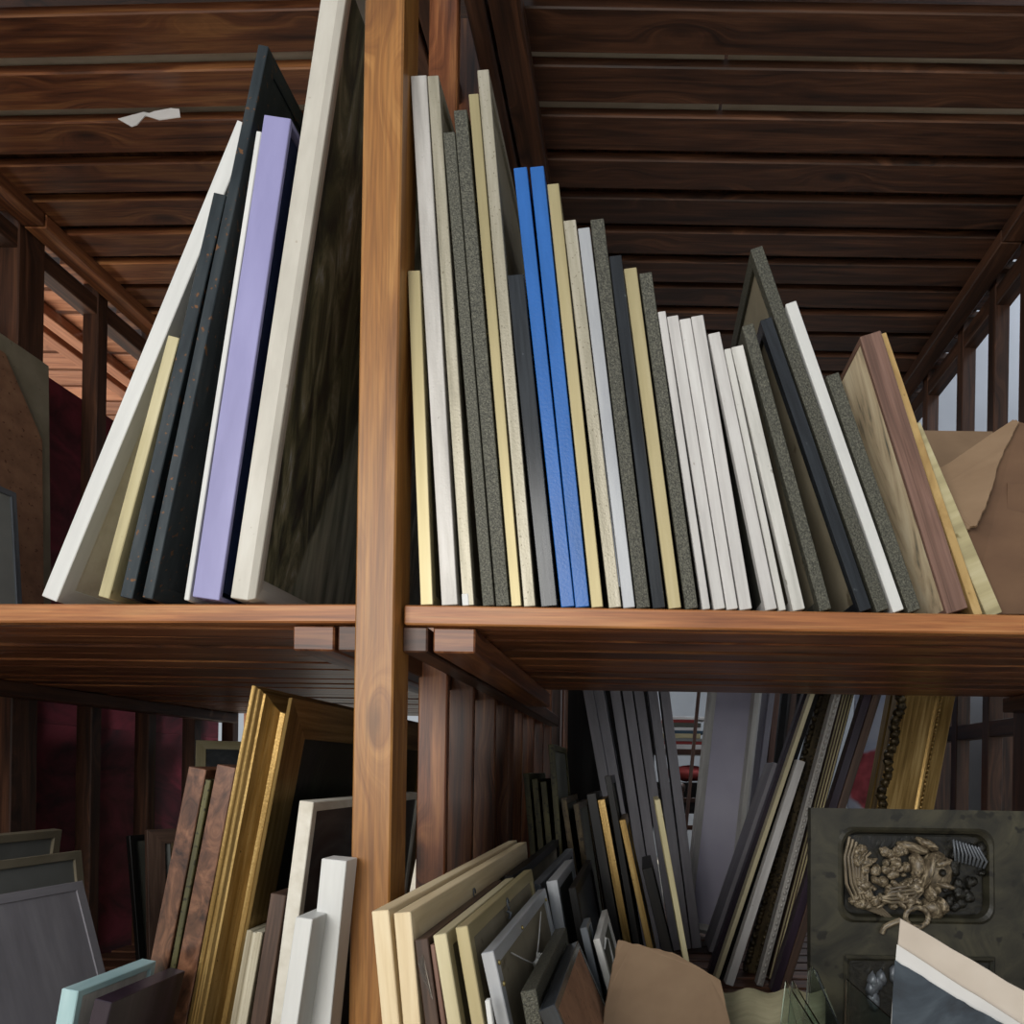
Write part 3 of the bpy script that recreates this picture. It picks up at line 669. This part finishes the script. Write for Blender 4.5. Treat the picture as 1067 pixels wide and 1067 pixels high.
# diagonal mouldings
DG = [
 ('wide dark grey board leaning right, left of the striped frames', (738, 750, 996), (806, 798), GREYB, None),
 ('navy and black frame leaning right, first of the diagonal frames', (738, 745.5, 1016), (837, 727), PLUM, None),
 ('slim frame with a bright pale gold face leaning right beside the navy one', (745.5, 750.5, 1018), (843.5, 727), PGOLD, None),
 ('black slim frame leaning right between the pale gold and pink wrapped ones', (750.5, 755, 1018), (848.5, 727), EBON, None),
 ('frame wrapped in pinkish white bubble wrap leaning right', (757, 766, 1024), (831, 794), WHITE, None),
 ('broad dark carved frame leaning right, beaded along its edge', (778, 793, 1006), (854, 727), GOLDD, 'bead'),
 ('glittering silver beaded frame leaning right', (796, 803, 1000), (869, 727), SILV, 'bead2'),
 ('fine ribbed brown frame leaning right', (806, 819, 1000), (877, 727), WALN, 'rib'),
 ('dark navy flat frame leaning right in front of the ribbed one', (805, 813.5, 1030), (900, 727), PLUM, None),
 ('brown flat frame leaning right, last before the gold ornate frame', (814, 823, 1030), (909.5, 727), WALN, None)]
def ext(b_, t_):
    return (t_[0]+(t_[0]-b_[0])/(b_[2]-t_[1])*30, t_[1]-30) if t_[1] < 750 else t_
for k_, (lab, b_, t_, m_, st) in enumerate(DG):
    y_ = 2.78 if k_ == 0 else 2.30 if k_ >= 8 else {1: 2.51, 2: 2.37, 3: 2.44, 4: 2.37, 5: 2.51, 6: 2.37, 7: 2.44}.get(k_, 2.4)
    e = pic('board' if k_ == 0 else 'picture_frame', lab, b_, ext(b_, t_), y_, .2 if k_ == 0 else .05, m_, cat='board' if k_ == 0 else 'picture frame', solid='strip', z0=ZL)
    H, T = e['H'], e['T']
    if st in ('bead', 'bead2'):
        b = MB(); n = int(H/.022)
        for k in range(n):
            b.blob((T*(.5 if st == 'bead2' else .75), -.003, .01+k*.022), (.006, .006, .009), seg=8)
            if st == 'bead': b.blob((.004, -.003, .01+k*.022+.01*math.sin(k)), (.012, .008, .012), seg=8, lump=.2, seed=k)
        o = b.build('beading', SILV if st == 'bead2' else GOLDD, e, bevel=0, smooth=True)
    if st == 'rib':
        for k in range(4): pass
        b = MB()
        for k in range(4): b.box(T*(.08+.24*k), T*(.2+.24*k), -.004, 0, 0, H)
        b.build('ribbing', KHAKI, e)
# flower picture and gold ornate frame (faces toward us)
def facing(name, label, cat, pts_c, Y, w, h, th, prof, mt, face, tilt=0., yaw=0., pitch=0., r=.05, panel='picture'):
    """picture whose face looks at us; origin at its lower left corner"""
    e = empty(name, P(pts_c[0], pts_c[1], Y)); tag(e, label, cat)
    e.rotation_euler = (Matrix.Rotation(yaw, 3, 'Z') @ Matrix.Rotation(tilt, 3, 'Y') @ Matrix.Rotation(pitch, 3, 'X')).to_euler()
    inner = empty('tmp'); bpy.data.objects.remove(inner)
    b = MB(); b.ring([(p[0]*r, p[1]*th) for p in prof], w, h)
    # the ring is made in the yz plane: turn it to xz, its face toward -y
    for v in b.bm.verts: x, y, z = v.co; v.co = (y, -x, z)
    b.build('frame_rim', mt, e)
    MB().box(r*.8, w-r*.8, -th*.5, -th*.2, r*.8, h-r*.8).build(panel, face, e, bevel=0)
    return e
facing('picture_frame', 'big pale grey lilac panel in a white moulding standing in the middle distance', 'picture frame', (713, 966), 3.14, .24, 1.60, .06,
       [(0, 0), (1, 0), (1, .6), (.5, 1), (0, .8)], GREYW, LILAC, tilt=math.radians(5.5), yaw=math.radians(-20), r=.04, panel='panel')
facing('picture_frame', 'grey frame back standing right behind the pale lilac panel', 'picture frame', (746, 958), 3.3, .14, 1.60, .05,
       [(0, 0), (1, 0), (1, 1), (0, 1)], GREYB, GREYB, tilt=math.radians(6.5), yaw=math.radians(10), r=.03, panel='panel')
def painting2(name, bg, fl):
    m = mat(name, bg, 5, 5, .5, dist=1)
    nt = m.node_tree; N = nt.nodes; L = nt.links; b = N['Principled BSDF']; cur = b.inputs['Base Color'].links[0].from_socket
    uv = N.new('ShaderNodeUVMap'); uv.uv_map = 'UVMap'
    nz = N.new('ShaderNodeTexNoise'); nz.inputs['Scale'].default_value = 14; L.new(uv.outputs[0], nz.inputs['Vector'])
    a = N.new('ShaderNodeVectorMath'); a.operation = 'MULTIPLY_ADD'; L.new(nz.outputs['Color'], a.inputs[0]); a.inputs[1].default_value = (.06, .06, 0); L.new(uv.outputs[0], a.inputs[2])
    d = N.new('ShaderNodeVectorMath'); d.operation = 'DISTANCE'; L.new(a.outputs[0], d.inputs[0]); d.inputs[1].default_value = fl
    mr = N.new('ShaderNodeMapRange'); L.new(d.outputs['Value'], mr.inputs[0]); mr.inputs[1].default_value = .12; mr.inputs[2].default_value = .14; mr.inputs[3].default_value = 1; mr.inputs[4].default_value = 0
    rp = N.new('ShaderNodeValToRGB'); L.new(nz.outputs['Fac'], rp.inputs[0]); rp.color_ramp.elements[0].color = lin('6d1a28'); rp.color_ramp.elements[0].position = .35; rp.color_ramp.elements[1].color = lin('c0505c'); rp.color_ramp.elements[1].position = .65
    mx = N.new('ShaderNodeMix'); mx.data_type = 'RGBA'; L.new(mr.outputs[0], mx.inputs[0]); L.new(cur, mx.inputs[6]); L.new(rp.outputs[0], mx.inputs[7])
    L.new(mx.outputs[2], b.inputs['Base Color'])
    return m
FLW = painting2('red_flower_picture', ['8f9bb8', 'a9b2c8', 'bfc4d2'], (.77, 1.62, 0))
RECT = [(0, 0), (1, 0), (1, 1), (0, 1)]
e = empty('poster', P(872, 1075, 2.9)); e.location.z = ZL+.002
tag(e, 'pale blue poster with a red flower behind the ornate gold frame', 'picture')
e.rotation_euler = (0, math.radians(3), 0)
MB().box(0, .36, 0, .012, 0, 1.30).build('picture', FLW, e, bevel=0)
OPROF = [(0, 0), (-.03, .06), (0, .13), (.06, .18), (.12, .35), (.12, .5), (.06, .66), (0, .70), (-.02, .76), (.02, .82), (.03, 1), (1, 1), (1, 0)]
e = pic('ornate_frame', 'wide gold ornate frame with carved edges leaning right behind the relief', (888, 949, 985), (943, 695), 2.3, .12, GOLD, prof=OPROF, r=.05, T=.195, face=BACKD, z0=ZL)
H, T = e['H'], e['T']
b = MB()
for k in range(int(H/.024)): b.blob((.010+.006*math.sin(k*1.3), -.006, .012+k*.024), (.017, .015, .016), seg=8, lump=.35, seed=k)
b.build('carved_edge', GOLDD, e, bevel=0, smooth=True)
b = MB()
for k in range(int(H/.016)): b.blob((T*.75, -.004, .008+k*.016), (.005, .006, .009), seg=8, lump=.2, seed=k)
b.build('beading', GOLD, e, bevel=0, smooth=True)

# ---- relief panel
def relief():
    Y = 1.50
    bl = P(868, 1120, Y); e = empty('relief_panel', (0, 0, 0))
    tag(e, 'dark square relief panel with a lumpy clay mask figure in a rounded recess', 'artwork')
    tl = P(849, 842, Y); w = (P(1085, 842, Y)-tl).x; e.location = (tl.x, Y, tl.z-.655); h = .655
    e.rotation_euler = (math.radians(-3), 0, 0)
    e.location.y -= 0
    b = MB(); 
    # slab with a real rounded rectangular recess
    cx, cz, rw, rh, cr_ = .240, h-.150, .178, .108, .035
    def rr(cx, cz, rw, rh, c, n=6):
        o = []
        for (sx, sz, a0) in ((1, 1, 0), (-1, 1, 90), (-1, -1, 180), (1, -1, 270)):
            for k in range(n+1):
                t = math.radians(a0+90*k/n); o.append((cx+sx*(rw-c)+c*math.cos(t), cz+sz*(rh-c)+c*math.sin(t)))
        return o
    inner = rr(cx, cz, rw, rh, cr_)
    # outer loop matched to the inner one by direction
    outer = []
    for (x, z) in inner:
        dx, dz = x-cx, z-cz
        ts = []
        if dx > 0: ts.append((w-cx)/dx)
        if dx < 0: ts.append((0-cx)/dx)
        if dz > 0: ts.append((h-cz)/dz)
        if dz < 0: ts.append((0-cz)/dz)
        t = min(ts); outer.append((cx+dx*t, cz+dz*t))
    def loop(pts, y):
        o = []
        for x, z in pts:
            v = b.bm.verts.new((x, y, z)); v[b.rn] = .3; o.append(v)
        return o
    # add the four corners by snapping the nearest outer vertices
    for c in ((0, 0), (w, 0), (w, h), (0, h)):
        k = min(range(len(outer)), key=lambda i: (outer[i][0]-c[0])**2+(outer[i][1]-c[1])**2); outer[k] = c
    L0 = loop(outer, 0.03); L1 = loop(outer, 0); L2 = loop(inner, 0); 
    rim = rr(cx, cz, rw-.006, rh-.006, cr_); L2b = loop(rim, -.006); L3 = loop(rr(cx, cz, rw-.012, rh-.012, cr_), .0); L4 = loop(rr(cx, cz, rw-.016, rh-.016, cr_), .022)
    n = len(inner)
    for A, B in ((L0, L1), (L1, L2), (L2, L2b), (L2b, L3), (L3, L4)):
        for i in range(n):
            j = (i+1) % n; q = [A[i], A[j], B[j], B[i]]
            b.quad(q, [(v.co.x, v.co.z) for v in q])
    b.quad(L0[::-1], [(v.co.x, v.co.z) for v in L0[::-1]])
    b.build('slab', RELM, e, bevel=0)
    b = MB(); b.box(cx-rw+.02, cx+rw-.02, .018, .022, cz-rh+.02, cz+rh-.02); b.build('recess_ground', RECESS, e, bevel=0)
    # clay lumps and coils: a sideways mask (nose, lips, eye, brow) with folds and ropes round it
    rg = random.Random(5)
    def lump(x, z, rx, rz, ry=.014, ang=0, mt_=CLAY, y=.008, name='clay_lump', seed=1):
        M = Matrix.Rotation(math.radians(ang), 4, 'Y')
        return (x, y, z, rx, ry, rz, M, seed)
    def put(name, L, mt_):
        b = MB()
        for (x, y, z, rx, ry, rz, M, sd) in L: b.blob((cx+x, y, cz+z), (rx, ry, rz), M, seg=14, lump=.14, seed=sd)
        b.build(name, mt_, e, bevel=0, smooth=True)
    face = [lump(.045, .005, .040, .046, .02, 10, seed=1), lump(.022, .012, .012, .040, .03, 12, y=-.004, seed=2), lump(.004, .02, .016, .030, .026, -8, seed=3), lump(.0, -.028, .018, .016, .024, 20, seed=4),
            lump(.055, .030, .022, .010, .028, -20, y=0, seed=5), lump(.063, -.022, .022, .008, .028, 15, y=0, seed=6), lump(.030, -.040, .010, .020, .028, 0, y=0, seed=7),
            lump(-.005, .062, .040, .012, .022, 18, seed=8), lump(.030, .070, .03, .010, .022, 28, seed=9), lump(.040, -.075, .028, .020, .024, 30, seed=10), lump(.055, -.066, .012, .020, .028, -20, y=-.002, seed=11)]
    put('clay_mask', face, CLAY)
    put('clay_eye', [lump(.052, .008, .008, .008, .012, 0, y=-.016, seed=21)], RECESS)
    put('clay_eye', [lump(.058, -.030, .008, .006, .012, 0, y=-.014, seed=22)], RECESS)
    sc = []
    for k in range(90):
        sc.append(lump(rg.uniform(-.14, .01), rg.uniform(-.075, .06), rg.uniform(.005, .015), rg.uniform(.005, .012), rg.uniform(.010, .020), rg.uniform(-60, 60), y=rg.uniform(-.002, .012), seed=30+k))
    put('clay_scales', sc, CLAY)
    sc = []
    for k in range(26):
        sc.append(lump(rg.uniform(.075, .155), rg.uniform(-.08, .08), rg.uniform(.006, .016), rg.uniform(.006, .016), .012, rg.uniform(-60, 60), y=.012, seed=80+k))
    put('clay_ground_lumps', sc, RECESS)
    b = MB()
    for k in range(7):
        x0 = -.150+.008*k
        b.tube([(cx+x0, .006, cz+.085-.006*k), (cx+x0-.012, 0, cz+.04), (cx+x0-.010+.004*math.sin(k), -.003, cz-.02), (cx+x0+.012, .004, cz-.065), (cx+x0+.05, .006, cz-.082-.003*k)], .0035)
    for k in range(5):
        b.tube([(cx-.10+.01*k, .0, cz-.05), (cx-.06, -.006, cz-.062+.008*k), (cx-.01, -.008, cz-.058+.009*k), (cx+.015, .0, cz-.035+.01*k)], .0038)
    # ring below the mask
    b.tube([(cx-.005+.026*math.cos(t*math.tau/14), -.014, cz-.092+.022*math.sin(t*math.tau/14)) for t in range(15)], .006)
    b.tube([(cx-.04, -.01, cz-.1), (cx-.075, -.008, cz-.115), (cx-.08, -.004, cz-.13)], .007)
    b.build('clay_coils', CLAY, e, bevel=0, smooth=True)
    b = MB()
    for k in range(9): b.tube([(cx+.085+.007*k, .0, cz+.082-.002*k), (cx+.082+.009*k, -.012, cz+.058-.003*k), (cx+.09+.008*k, .002, cz+.035-.002*k)], .0028)
    b.build('comb', STEEL, e, bevel=0, smooth=True)
    # second recess below, mostly hidden
    b = MB(); b.ring([(0, .004), (.006, .010), (.012, .004), (.012, -.002), (0, -.002)], .34, .2)
    for v in b.bm.verts: x, y, z = v.co; v.co = (y+.075, -x, z+h-.53)
    b.build('lower_rim', RELM, e, bevel=0)
    b = MB(); b.box(.085, .405, -.0015, .001, h-.52, h-.34); b.build('lower_recess', RECESS, e, bevel=0)
    b = MB()
    for k in range(14): b.blob((.13+rg.uniform(0, .09), -.004, h-.44+rg.uniform(0, .07)), (.012, .010, .018), seg=8, lump=.3, seed=k)
    b.build('glass_fragments', TEAL if False else STEEL, e, bevel=0, smooth=True)
relief()

# ---- torn edged painted card, glass sheets, cardboard, cloth at the bottom right
e = empty('painted_card', P(925, 1067, 1.12)); tag(e, 'torn edged card with a slate blue painting and a beige border, bottom right corner', 'painting')
def at(px, py, Y): return (px, py, Y)
plate('card', [(938, 957, 1.12), (1090, 1046, 1.06), (1100, 1260, 1.06), (912, 1260, 1.12)], PAPER, e, .006, rough=.0012)
plate('border', [(934.5, 984, 1.113), (1078, 1076, 1.055), (1090, 1250, 1.055), (916, 1250, 1.113)], WPAPER, e, .001, rough=.001)
plate('picture', [(932.5, 1000, 1.110), (990, 1036, 1.086), (1046, 1067, 1.062), (1070, 1250, 1.052), (918, 1250, 1.110)], PTNAVY, e, .001, rough=.0015)
def glass(label, pts, mt=GLASS, name='glass_sheet'):
    c = P(*pts[-1]); e = empty(name, c); tag(e, label, 'glass')
    plate('pane', pts, mt, e, .003)
glass('bluish glass sheet with pointed corner left in the bottom right group', [(819, 1022, 1.15), (868, 1100, 1.02), (868, 1220, 1.02), (795, 1220, 1.15)])
glass('second bluish glass sheet just behind the pointed left one', [(826, 1022, 1.17), (880, 1110, 1.05), (880, 1220, 1.05), (808, 1220, 1.17)])
glass('clear glass sheet with rounded corner between the bluish sheets and the relief', [(842, 1012, 1.3), (846, 1007, 1.3), (851, 1012, 1.295), (884, 1090, 1.2), (884, 1200, 1.2), (830, 1200, 1.3)])
glass('bluish glass sheet in front of the dark relief panel', [(882, 1020, 1.2), (935, 1067, 1.12), (935, 1200, 1.12), (878, 1200, 1.2)])
c = P(690, 1067, 1.2); e = empty('cardboard_sheet', c); tag(e, 'big torn edged brown cardboard sheet at the bottom centre right', 'cardboard')
plate('sheet', [(644, 980, 1.27), (700, 993, 1.29), (750, 1022, 1.3), (768, 1100, 1.18), (780, 1230, 1.02), (614, 1230, 1.0), (630, 1050, 1.15)], KRAFT, e, .005, rough=.0015, plane=(0, 2, 5))
e = empty('cloth_sheet', P(780, 1067, 1.4)); tag(e, 'olive muslin cloth draped between cardboard and glass sheets', 'cloth')
b = MB(); rows = []
for j in range(12):
    row = []
    for i in range(16):
        p = P(748+7.5*i, 1032+3*math.sin(i*1.1)+j*13, 1.42-.012*j+.006*math.sin(i*1.3+j*.6))
        v = b.bm.verts.new(p-e.location); v[b.rn] = .4; row.append(v)
    rows.append(row)
for j in range(11):
    for i in range(15): b.quad([rows[j][i], rows[j+1][i], rows[j+1][i+1], rows[j][i+1]], [(i*.02, j*.02), (i*.02, j*.02+.02), (i*.02+.02, j*.02+.02), (i*.02+.02, j*.02)])
b.build('cloth', MUSL, e, bevel=0, smooth=True, solid=.002)

# ---- far room seen through the lower right bay
t = empty('book_shelf', (.05, 5.0, 0)); tag(t, 'dark shelf far back carrying papers and books', 'shelf')
MB().box(-.05, .75, 0, .35, 1.14, 1.18).build('shelf_board', WDARK, t); MB().box(-.05, .75, 0, .35, .70, .93).build('drawer_box', EBON, t)
MB().box(-.05, .0, 0, .35, 0, 1.14).build('side', WDARK, t); MB().box(.7, .75, 0, .35, 0, 1.14).build('side', WDARK, t)
cols = [WPAPER, mat('red_book', ['7a2420', '93302b']), GREYP, KHAKI, mat('blue_book', ['2d4250', '3b5566']), WPAPER, BACKD, mat('red_book', []), WPAPER]
z = 1.181
labs = ['white', 'red', 'grey', 'khaki', 'blue', 'thick white', 'dark', 'thin red', 'topmost white']
for i, c_ in enumerate(cols):
    hh = .022+.012*(i % 3 == 0)
    o = MB().box(-.15+random.uniform(-.02, .02), .15+random.uniform(-.03, .02), -.1, .12, 0, hh).build('book', c_, None)
    o.location = (.3+random.uniform(-.02, .02), 5.12, z); tag(o, labs[i]+' book in the pile on the far dark shelf', 'book', 'books piled on the far shelf'); z += hh+.001
e = empty('red_cloth', (0, 0, 0)); 
b = MB(); b.blob((.35, 5.1, .998), (.18, .1, .055), seg=16, lump=.15)
bpy.data.objects.remove(e)
tag(b.build('red_cloth', mat('red_fabric', ['8a3030', 'b04a44'], 8, 8, .8), None, bevel=0, smooth=True), 'crumpled red cloth on the dark drawer box under the book pile', 'cloth')
ch = empty('chair', (.26, 4.4, 0)); tag(ch, 'dark wooden chair with a ball finial beside the pale panel', 'chair')
for x in (0, .42):
    b = MB(); b.tube([(x, 0, 0), (x, 0, .88)], .02, 12); b.blob((x, 0, .905), (.033, .033, .036), seg=14); b.build('back_post', WDARK, ch, bevel=0, smooth=True)
for zz in (.84, .66): MB().box(.0, .42, -.01, .01, zz-.03, zz).build('back_rail', WDARK, ch)
MB().box(-.02, .44, -.42, .02, .43, .46).build('seat', WDARK, ch)
for x in (0, .42): MB().tube([(x, -.4, 0), (x, -.4, .43)], .018, 10).build('leg', WDARK, ch, bevel=0, smooth=True)
# dark boards added far back to shade gaps where bright wall showed
def bx(name, label, cat, x0, x1, y0, y1, z0, z1, mt): tag(MB().box(x0, x1, y0, y1, z0, z1).build(name, mt), label, cat)
bx('shade_board', 'dark board added to darken the gaps between the long grey boards at the back of the bay', 'board', -.40, .07, 3.62, 3.64, ZL+.001, 2.0, EBON)
bx('shade_board', 'dark board added as shade right of the gold ornate frame, seen through the right slats', 'board', 1.40, 1.86, 3.9, 3.92, .001, 2.1, WDARK)  # this and the next stand in for shade low behind the slats
bx('shade_board', 'dark board added as shade at the right edge behind the right slats', 'board', 2.02, 2.6, 3.9, 3.92, .001, 2.1, WDARK)
# ------------------------------------------------------------ light
w = bpy.data.worlds.new('world'); S.world = w; w.use_nodes = True
bg = w.node_tree.nodes['Background']; bg.inputs[0].default_value = (.86, .93, 1, 1); bg.inputs[1].default_value = .45
def area(name, loc, target, sx, sy, power, col=(1, 1, 1)):
    l = bpy.data.lights.new(name, 'AREA'); l.shape = 'RECTANGLE'; l.size = sx; l.size_y = sy; l.energy = power; l.color = col
    o = bpy.data.objects.new(name, l); COL.objects.link(o); o.location = loc
    o.rotation_euler = (Vector(target)-Vector(loc)).to_track_quat('-Z', 'Y').to_euler(); return o
area('doorway_daylight', (-1.3, -1.8, 1.9), (.1, 1.3, 1.3), 1.8, 1.8, 88, (1, .98, .94))
area('far_room_fill', (1.0, 4.9, 4.6), (.9, 4.7, 0), 1.5, 1.0, 110, (.85, .92, 1))  # added fill that brightens the far room, no lamp seen there
area('side_wall_fill', (3.0, 2.6, 4.6), (2.1, 4.3, 2.4), 1.0, 1.0, 45, (.85, .9, 1))  # added fill that brightens the wall behind the right slats
area('sunlit_ground_bounce', (-3.7, 2.6, .3), (-3.4, 2.6, 3), 1.6, 2.4, 80, (1, .9, .82))
sun = bpy.data.lights.new('sun', 'SUN'); sun.energy = 5; sun.angle = .02; sun.color = (1, .93, .82)
so = bpy.data.objects.new('sun', sun); COL.objects.link(so); so.rotation_euler = Vector((.55, -.1, -.8)).to_track_quat('-Z', 'Y').to_euler()
S.view_settings.view_transform = 'Standard'; S.view_settings.look = 'None'; S.view_settings.gamma = 1; S.view_settings.use_curve_mapping = False
S.view_settings.exposure = 0.0
for o in bpy.data.objects:
    for k in ('T', 'H', 'a'):
        if k in o: del o[k]
